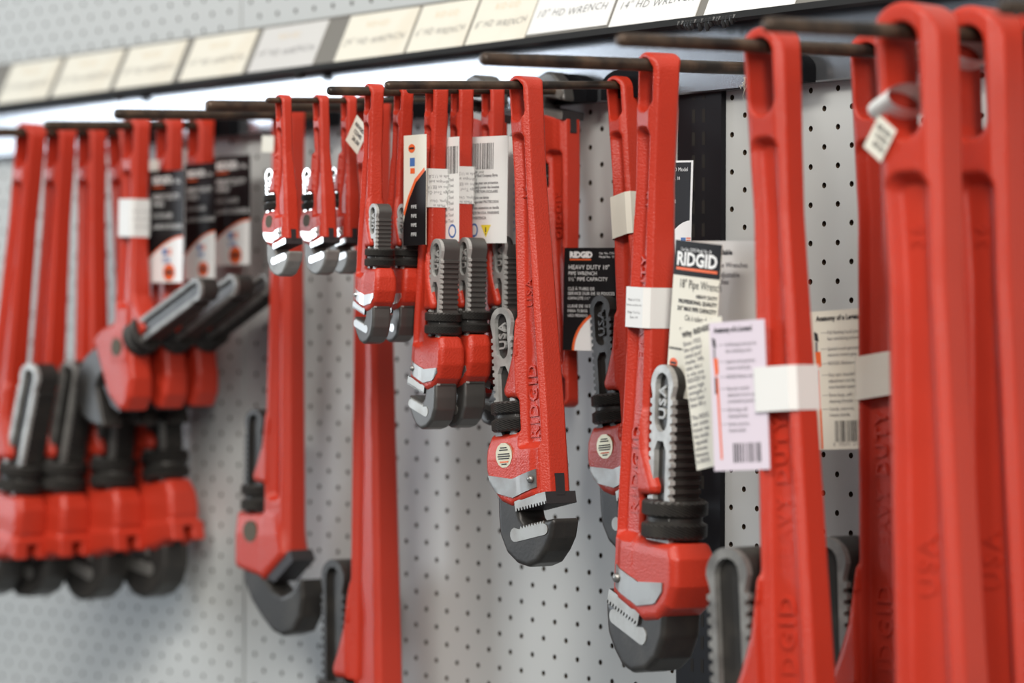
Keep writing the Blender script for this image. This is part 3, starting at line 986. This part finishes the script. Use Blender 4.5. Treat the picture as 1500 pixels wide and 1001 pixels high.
# ------------------------------------------------------------------ cards and tags
def card(name, label, cat, tl, w, h, yaw, roll, base, elems, curl=0.0, group=None):
    """thin printed card; local x to the right, z down from its top left corner, printed face towards -y"""
    n = 9
    vs, fs = [], []
    cv = lambda x: curl * ((x / w) ** 2)
    for s_ in (0, 0.014):
        for i in range(n + 1):
            x = w * i / n
            vs += [(x, cv(x) + s_, 0), (x, cv(x) + s_, -h)]
    o2 = 2 * (n + 1)
    for i in range(n):
        a = 2 * i
        fs += [(a, a + 1, a + 3, a + 2), (o2 + a, o2 + a + 2, o2 + a + 3, o2 + a + 1), (a, a + 2, o2 + a + 2, o2 + a), (a + 1, o2 + a + 1, o2 + a + 3, a + 3)]
    fs += [(0, o2, o2 + 1, 1), (2 * n, 2 * n + 1, o2 + 2 * n + 1, o2 + 2 * n)]
    o = link(name, MB().add(vs, fs, base).mesh(name))
    o.location = Vector(tl) * K
    o.rotation_euler = (Matrix.Rotation(math.radians(yaw), 3, 'Z') @ Matrix.Rotation(math.radians(roll), 3, 'Y')).to_euler()
    tag(o, label, cat, group)
    A, Tx = MB(), MB()
    for e in elems:
        lay = 0.004 + 0.003 * (e[0] != 'rect')
        if e[0] == 'rect':
            _, x0, z0, x1, z1, m = e[:6]
            lay = 0.004 + (e[6] if len(e) > 6 else 0)
            k = max(1, int((x1 - x0) / (w / 8)))
            for i in range(k):
                xa, xb = x0 + (x1 - x0) * i / k, x0 + (x1 - x0) * (i + 1) / k
                A.add([(xa, cv(xa) - lay, -z1), (xb, cv(xb) - lay, -z1), (xb, cv(xb) - lay, -z0), (xa, cv(xa) - lay, -z0)], [(0, 1, 2, 3)], m)
        elif e[0] == 'poly':
            _, pts, m = e[:3]
            lay = 0.004 + (e[3] if len(e) > 3 else 0)
            A.add([(x, cv(x) - lay, -z) for x, z in pts], [tuple(range(len(pts)))], m)
        else:
            _, x, z, size, s_, m = e[:6]
            kw = e[6] if len(e) > 6 else {}
            vv, ff = text_geo(s_, size, res=2, **kw)
            Tx.add([(x + a, cv(x + a) - lay - 0.004, -z + b) for a, b, c in vv], ff, m)
    if A.v:
        link('printed_area', A.mesh('printed_area'), o)['kind'] = 'stuff'
    if Tx.v:
        link('printed_text', Tx.mesh('printed_text'), o)['kind'] = 'stuff'
    return o


def barcode(x, z, w, h, seed=3, upside=False):
    r = random.Random(seed)
    out, c = [], x
    while c < x + w:
        b = r.choice((0.018, 0.03, 0.045))
        out.append(('rect', c, z, min(c + b, x + w), z + h, 'ink'))
        c += b + r.choice((0.02, 0.03, 0.045))
    return out


def flag(x, z, s):
    e = [('rect', x, z, x + 0.45 * s, z + 0.32 * s, 'blue', 0.003)]
    for k in range(3):
        e.append(('rect', x + 0.5 * s, z + k * 0.12 * s, x + 0.9 * s, z + k * 0.12 * s + 0.07 * s, 'orange', 0.003))
    e.append(('text', x, z + 0.72 * s, 0.42 * s, 'USA', 'blue', dict(bold=0.006)))
    return e


def seal(x, z, r, m='orange'):
    pts = [(x + r * math.cos(-t), z + 0.8 * r * math.sin(-t)) for t in [2 * math.pi * k / 16 for k in range(16)]]
    return [('poly', pts, m, 0.003), ('rect', x - r * 0.7, z - r * 0.18, x + r * 0.7, z + r * 0.18, 'ink', 0.005)]


LG = dict(bold=0.022, spacing=0.95)
CG = 'product cards on the wrenches'
# 18 inch wrench card
card('product_card', 'cream card with black header reading 18" Pipe Wrench beside the eighteen inch wrench', 'card', (18.02, -5.35, 5.50), 1.72, 3.9, -4, 6, 'cream',
     [('rect', 0, 0, 1.72, 0.86, 'cardblack'), ('text', 0.24, 0.25, 0.125, 'Cat. No. 31025 Model No. 18', 'white', dict(xs=0.74)), ('text', 0.10, 0.60, 0.46, 'RIDGID', 'white', dict(bold=0.016, xs=0.98)),
      ('rect', 0.10, 0.66, 1.62, 0.73, 'orange', 0.002), ('text', 0.26, 1.16, 0.31, '18" Pipe Wrench', 'ink', dict(xs=0.72)),
      ('text', 1.68, 1.38, 0.125, 'HEAVY DUTY', 'ink', dict(align='RIGHT', bold=0.004)), ('text', 1.68, 1.54, 0.135, 'PROFESSIONAL QUALITY', 'ink', dict(align='RIGHT', bold=0.005, xs=0.92)),
      ('text', 1.68, 1.72, 0.145, '2½" MAX PIPE CAPACITY', 'ink', dict(align='RIGHT', bold=0.005, xs=0.88)), ('text', 1.68, 1.96, 0.20, 'Clé à tubes de 18"', 'ink', dict(align='RIGHT', xs=0.75)),
      ('text', 1.68, 2.10, 0.09, 'ROBUSTE', 'ink', dict(align='RIGHT', bold=0.003)), ('text', 1.68, 2.22, 0.09, 'DE QUALITÉ PROFESSIONNELLE', 'ink', dict(align='RIGHT', bold=0.003)),
      ('text', 1.68, 2.34, 0.09, 'CAPACITÉ MAXIMALE DE 2½"', 'ink', dict(align='RIGHT', bold=0.003)), ('text', 0.03, 2.72, 0.085, 'CAPACIDAD MÁXIMA', 'ink', dict(bold=0.003)),
      *seal(0.24, 3.06, 0.16)], curl=0.10, group=CG)
card('product_card', 'pale grey card listing pipe wrenches, behind the 18" Pipe Wrench card', 'card', (17.6, -4.55, 5.50), 2.7, 3.6, 0, 1.5, 'grey_card',
     [('text', 0.55, 0.34, 0.17, 'Also Available', 'ink', dict(bold=0.008, spacing=1.1)), ('text', 1.02, 0.66, 0.19, 'Pipe Wrenches', 'greyink', dict(bold=0.003)), ('text', 0.72, 0.90, 0.19, 'with Adjustable', 'greyink', dict(bold=0.003)),
      ('text', 0.72, 1.08, 0.19, 'Wrenches', 'greyink', dict(bold=0.003)), ('text', 0.9, 2.1, 0.16, 'toggles.', 'greyink', dict(bold=0.002)), ('text', 0.95, 2.36, 0.16, 'extensions or', 'greyink', dict(bold=0.002))], group=CG)
why = ['Since 1923,', 'the symbol', 'cated prof', 'trades. Wh', 'take this t', 'is why eve', 'RIDGID br', 'same high', 'strength, r', 'first heav', 'then 80 y', '', 'The RIDG', 'our custo', 'honor wa', 'the tools', 'reputati', 'choose', 'ference', 'is RIDG']
card('product_card', 'folded cream leaflet full of small text, leaning under the 18" Pipe Wrench card', 'card', (19.07, -6.15, 3.27), 1.55, 3.52, -4, -11, 'cream',
     [('text', 0.06, 0.24, 0.18, 'Why RIDGID', 'ink', dict(bold=0.008, spacing=1.1))] + [('text', 0.05, 0.46 + 0.153 * i, 0.155, s, 'greyink', dict(bold=0.002)) for i, s in enumerate(why)], curl=0.05, group=CG)
LEG = [(0.58, ['Full floating hook jaw for', 'fast ratcheting action']), (0.98, ['Special tooth geometry', 'ensures instant grip']), (1.34, ['RIDGID lifetime warranty']),
       (1.62, ['Easy spin, knurled', 'adjustment nut for quick,', 'one-handed operation']), (2.12, ['Extra large, self-', 'cleaning threads']), (2.46, ['Sturdy, cast-iron,', 'I-beam handle'])]


def legend(x, sc, ink='greyink'):
    out = [('text', x - 0.35, 0.24, 0.17, 'Anatomy of a Legend', 'ink', dict(bold=0.007, xs=1.0 * sc))]
    for z, ls in LEG:
        out.append(('rect', x - 0.22, z - 0.045, x - 0.03, z - 0.033, ink))
        for i, s in enumerate(ls):
            out.append(('text', x, z + 0.15 * i, 0.125, s, ink, dict(xs=0.95 * sc)))
    return out


def wrench_print(x, z, s):
    return [('poly', [(x, z), (x + 0.12 * s, z + 0.05), (x + 0.15 * s, z + 0.25), (x + 0.02, z + 0.22)], 'ink', 0.002), ('rect', x + 0.03, z + 0.25, x + 0.11 * s, z + 0.5, 'greyink', 0.002),
            ('poly', [(x + 0.02, z + 0.5), (x + 0.2 * s, z + 0.5), (x + 0.22 * s, z + 0.85), (x + 0.06, z + 0.95)], 'orange', 0.002),
            ('rect', x + 0.04, z + 0.95, x + 0.12 * s, z + 1.35, 'ink', 0.002), ('poly', [(x + 0.08, z + 0.95), (x + 0.15, z + 0.95), (x + 0.2, z + 2.9), (x + 0.14, z + 2.9)], 'orange', 0.001)]


card('product_card', 'lilac tinted diagram card with barcode beside the plain white band', 'card', (21.19, -7.15, 3.38), 1.72, 3.52, 6, -3, 'lilac_card',
     legend(0.5, 0.80) + wrench_print(0.08, 0.35, 0.8) + barcode(0.62, 2.88, 0.85, 0.46, 5), group=CG)
card('product_card', 'cream card headed Anatomy of a Legend with barcode, between the two long wrenches', 'card', (19.95, -3.1, 3.68), 2.55, 3.42, 3, -2.5, 'cream',
     legend(1.06, 1.0) + wrench_print(0.62, 0.5, 1.0) + barcode(1.22, 2.72, 1.22, 0.52, 8) + [('text', 1.16, 3.34, 0.13, '0  95691 31030', 'greyink', dict(spacing=1.25))], group=CG)
RC = lambda w, h: [('text', 0.10 * w, 0.27, 0.24 * w / 2, 'RIDGID', 'white', dict(bold=0.014)), ('rect', 0.10 * w, 0.31, 0.48 * w, 0.35, 'orange'),
                   ('text', 0.62 * w, 0.18, 0.095 * w / 2, 'Cat. No. 31010', 'white', {}), ('text', 0.62 * w, 0.28, 0.095 * w / 2, 'Model No. 10', 'white', {})] + \
    [('text', 0.08 * w, z, s * w / 2, t, 'white', {}) for z, s, t in [(0.60, 0.19, 'HEAVY DUTY 10"'), (0.76, 0.16, 'PIPE WRENCH'), (0.92, 0.16, '1½" PIPE CAPACITY'), (1.18, 0.13, 'CLÉ À TUBES DE'), (1.31, 0.13, 'SERVICE DUR DE 10 POUCES'),
                                                                      (1.44, 0.12, 'CAPACITÉ 1½"'), (1.66, 0.13, 'LLAVE DE 10 PULGADAS'), (1.79, 0.12, 'PARA TUBOS'), (1.92, 0.12, 'USO PESADO')]]
card('product_card', 'black card with white flag corner, hanging left of the half hidden wrench', 'card', (9.06, -1.42, 5.62), 1.85, 2.85, 17, 1, 'cardblack',
     RC(1.85, 2.85) + [('poly', [(0.39, 2.85)] + [(1.85 - 1.46 * math.sin(t) , 2.85 - 1.2 * math.cos(t)) for t in [math.pi / 2 * (1 - i / 12) for i in range(13)]] + [(1.85, 2.85)], 'white'),
                             ('poly', [(1.85 - 1.46 * math.sin(t), 2.85 - 1.2 * math.cos(t)) for t in [math.pi / 2 * (1 - i / 12) for i in range(13)]] + [(1.85 - 1.54 * math.sin(t), 2.85 - 1.28 * math.cos(t)) for t in [math.pi / 2 * i / 12 for i in range(13)]], 'orange', 0.002)]
     + flag(1.05, 1.95, 0.62) + seal(1.35, 2.58, 0.26), group=CG)
card('product_card', 'narrow dark card with a flag corner peeking out right of the eighteen inch handle', 'card', (14.6, -2.9, 7.72), 1.38, 2.75, 0, 2, 'cardblack',
     [('rect', 0.0, 0, 1.38, 0.05, 'white'), ('text', 0.55, 0.28, 0.15, 'HD Model', 'white', {}), ('text', 0.55, 0.50, 0.12, 'No. 18', 'white', {}), ('text', 0.55, 1.1, 0.12, 'PIPE', 'white', {}),
      ('poly', [(0.3, 2.75)] + [(0.3 + 1.08 * (1 - math.cos(t)), 2.75 - 1.2 * math.sin(t)) for t in [math.pi / 2 * i / 10 for i in range(11)]] + [(1.38, 2.75)], 'white'), ('rect', 1.30, 0.05, 1.38, 2.75, 'white', 0.001)] + flag(0.98, 2.0, 0.42), group=CG)
WARN = [('poly', [(0.42, 2.42), (0.86, 2.42), (0.64, 2.76)], 'yellow'), ('rect', 0.62, 2.48, 0.66, 2.62, 'ink', 0.003), ('rect', 0.62, 2.65, 0.66, 2.69, 'ink', 0.003)]
ring = [(0.17 + 0.17 * math.cos(-t), 2.56 + 0.19 * math.sin(-t)) for t in [2 * math.pi * i / 20 for i in range(20)]]
ring2 = [(0.17 + 0.12 * math.cos(-t), 2.56 + 0.135 * math.sin(-t)) for t in [2 * math.pi * i / 20 for i in range(20)]]
LINES = [(1.10, 'Ridge Tool Company Elyria'), (1.30, 'Always wear eye protection'), (1.42, 'Toujours porter des lunettes'), (1.54, 'PROTECTION OCULAIRE'), (1.70, 'Siempre use lentes'), (1.82, 'de seguridad PROTECCION'), (1.98, 'No use extensions on handle'), (2.12, 'MADE IN U.S.A. WARNING'), (2.26, 'ADVERTENCIA')]
card('barcode_card', 'white card with barcode and yellow warning triangle behind the banded wrenches', 'card', (8.02, -4.12, 8.62), 1.86, 2.92, 0, 1.2, 'paper',
     barcode(0.32, 0.18, 0.92, 0.72, 4) + [('text', 0.30, 1.0, 0.09, '0 95691 31010', 'ink', {})] + [('text', 0.28, z, 0.105, s, 'greyink', dict(bold=0.002)) for z, s in LINES]
     + [('poly', [(x + 0.28, z) for x, z in ring], 'blue', 0.001), ('poly', [(x + 0.28, z) for x, z in ring2], 'paper', 0.003)]
     + [(e[0], [(x + 0.32, z) for x, z in e[1]], e[2]) if e[0] == 'poly' else (e[0], e[1] + 0.32, e[2], e[3] + 0.32, e[4], e[5], e[6]) for e in WARN], group=CG)
card('barcode_card', 'white card edge showing right behind the barcode card', 'card', (7.9, -3.55, 8.62), 1.85, 2.95, 0, 0.5, 'paper', [('text', 1.55, 0.8 + 0.2 * i, 0.13, 'ES', 'blue', {}) for i in range(10)], group=CG)
card('barcode_card', 'white card strip visible between the two banded handles', 'card', (7.7, -5.12, 8.55), 1.3, 2.85, 0, 0, 'paper',
     barcode(0.5, 0.25, 0.75, 0.75, 9) + [('text', 0.55, 1.2 + 0.16 * i, 0.12, 'Ridge Tool', 'greyink', {}) for i in range(8)] + [('poly', [(x + 0.85, z) for x, z in ring], 'blue', 0.001), ('poly', [(x + 0.85, z) for x, z in ring2], 'paper', 0.003)], group=CG)
card('product_card', 'cream and black card with a red seal left of the banded wrenches', 'card', (7.62, -5.95, 8.60), 1.0, 3.0, 0, 0, 'cream',
     [('poly', [(0.0, 3.0), (1.0, 3.0), (1.0, 0.98), (0.95, 1.0), (0.55, 1.3), (0.25, 1.75), (0.05, 2.2), (0.0, 2.4)][::1], 'cardblack'), ('poly', [(0.95, 1.0), (0.55, 1.3), (0.25, 1.75), (0.05, 2.2), (0.0, 2.1), (0.2, 1.66), (0.5, 1.2), (0.92, 0.9)][::-1], 'orange', 0.002)]
     + seal(0.36, 0.36, 0.15) + [('rect', 0.28, 0.62, 0.5, 0.85, 'blue'), ('rect', 0.30, 0.9, 0.50, 1.05, 'orange')] + [('text', 0.35, 2.0 + 0.25 * i, 0.14, 'PIPE', 'white', {}) for i in range(4)], group=CG)


def offset_card(label, tl, w, h, yaw=0, roll=0):
    els = [('text', 0.10 * w, 0.42, 0.17 * w, 'RIDGID', 'white', dict(bold=0.01)), ('rect', 0.1 * w, 0.5, 0.42 * w, 0.54, 'orange'), ('text', 0.55 * w, 0.42, 0.11 * w, 'Cat. No.', 'white', {})]
    els += [('text', 0.1 * w, z, s * w, t, 'white', {}) for z, s, t in [(0.92, 0.13, 'HEAVY DUTY'), (1.15, 0.11, 'OFFSET'), (1.5, 0.10, 'CLÉ COUDÉE'), (1.85, 0.11, 'LLAVE ACODADA')]]
    arc = [(w * i / 12, h * 0.60 + (h * 0.80 - h * 0.60) * (1 - math.sin(math.pi / 2 * i / 12))) for i in range(13)]
    els += [('poly', [(0, h), (w, h)] + arc[::-1], 'white'), ('poly', arc[::-1] + [(x, z - 0.06) for x, z in arc], 'orange', 0.002)] + flag(0.42 * w, h * 0.70, 0.30 * w) + seal(0.62 * w, h * 0.91, 0.17 * w)
    card('product_card', label, 'card', tl, w, h, yaw, roll, 'cardblack', els, group=CG)


offset_card('black card with white swoosh corner on the front offset wrench', (-9.4, -3.2, 8.48), 2.02, 3.55, 0, 1)
offset_card('black card mostly covered by the card on the front offset wrench', (-9.0, -2.1, 8.72), 1.75, 3.7)
offset_card('shaded black card farthest right of the three on the offset wrenches', (-9.1, -0.95, 9.0), 2.1, 3.5)


def price_tag(label, loc, yaw, w, h, roll, lines, strap=None):
    o = card('price_tag', label, 'tag', loc, w, h, yaw, roll, 'cream', [('text', 0.1 + 0.06 * i, z, s, t, 'ink', dict(bold=0.004)) for i, (z, s, t) in enumerate(lines)], group='small price tags')
    if strap:
        mb = MB()
        mb.add(strap[0], strap[1], 'paper')
        link('paper_loop', mb.mesh('paper_loop'), o)
    return o


def loop_strip(center, ru, rw, width, ang0=0, n=16, axis=(1, 0, 0)):
    """paper strip bent into a ring in the local y-z plane"""
    vs, fs = [], []
    for i in range(n):
        t = 2 * math.pi * i / n
        for s in (-0.5, 0.5):
            vs.append((center[0] + width * s, center[1] + ru * math.cos(t), center[2] + rw * math.sin(t) + 0.35 * width * s))
    for i in range(n):
        a, b = 2 * i, 2 * ((i + 1) % n)
        fs.append((a, a + 1, b + 1, b))
    return vs, fs


price_tag('white price tag turned on its corner beside the smallest wrenches', (4.92, -5.55, 9.34), 0, 0.70, 0.86, 38, [(0.25, 0.15, 'RIDGID'), (0.45, 0.17, '12345'), (0.65, 0.17, '26.50')])
price_tag('yellowed price tag looped by a white strip in the front biggest wrench', (26.75, -7.12, 8.02), 0, 0.66, 0.84, 35, [(0.25, 0.15, 'RIDGID'), (0.45, 0.17, '31035'), (0.65, 0.17, '89.95')])
price_tag('small blank price tag on the handle of the end wrench', (-2.95, -3.3, 9.28), 0, 0.62, 0.50, 4, [])
price_tag('small cream price tag on the middle offset wrench', (-9.62, -3.05, 8.86), 0, 0.55, 0.62, 3, [])
# white strip through the eye of the front biggest wrench, and one behind it
for key, lab, dx in [('m1', 'white paper strip looped through the hole of the front biggest wrench', 0.0), ('m2', 'white paper strip in the hole of the second biggest wrench', 0.0)]:
    e, inf = WR[key]
    vs, fs = [], []
    n = 20
    for i in range(n):
        t = 2 * math.pi * i / n
        y, z = 0.80 * math.cos(t), 0.30 * math.sin(t)
        for s in (-0.5, 0.5):
            vs.append((-0.28 + 0.62 * s * abs(math.sin(t) * 0 + 1), y, z + 0.30 * s))
    fs = [(2 * i, 2 * i + 1, 2 * ((i + 1) % n) + 1, 2 * ((i + 1) % n)) for i in range(n)]
    o = link('paper_loop', MB().add(vs, fs, 'paper').mesh('paper_loop', True))
    o.location = (Vector(on('P9', -6.41 if key == 'm1' else -4.35)) + Vector((0.0, -0.1, -1.60 if key == 'm1' else -0.42))) * K
    tag(o, lab, 'paper strip')

# ------------------------------------------------------------------ lint caught under the shelf
mb = MB()
r = random.Random(5)
for k in range(9):
    p = Vector((15.40 + r.uniform(-.12, .12), -0.46, 10.0))
    pts = [p.copy()]
    for i in range(6):
        p = p + Vector((r.uniform(-.10, .07), r.uniform(-.04, .04), r.uniform(-.14, 0.0)))
        pts.append(p.copy())
    mb.tube(pts, [0.022, 0.02, 0.018, 0.016, 0.014, 0.01, 0.006], 'lint', 5)
tag(link('dust_lint', mb.mesh('dust_lint')), 'tuft of grey lint dangling under the header rail beside the long wrench', 'lint')
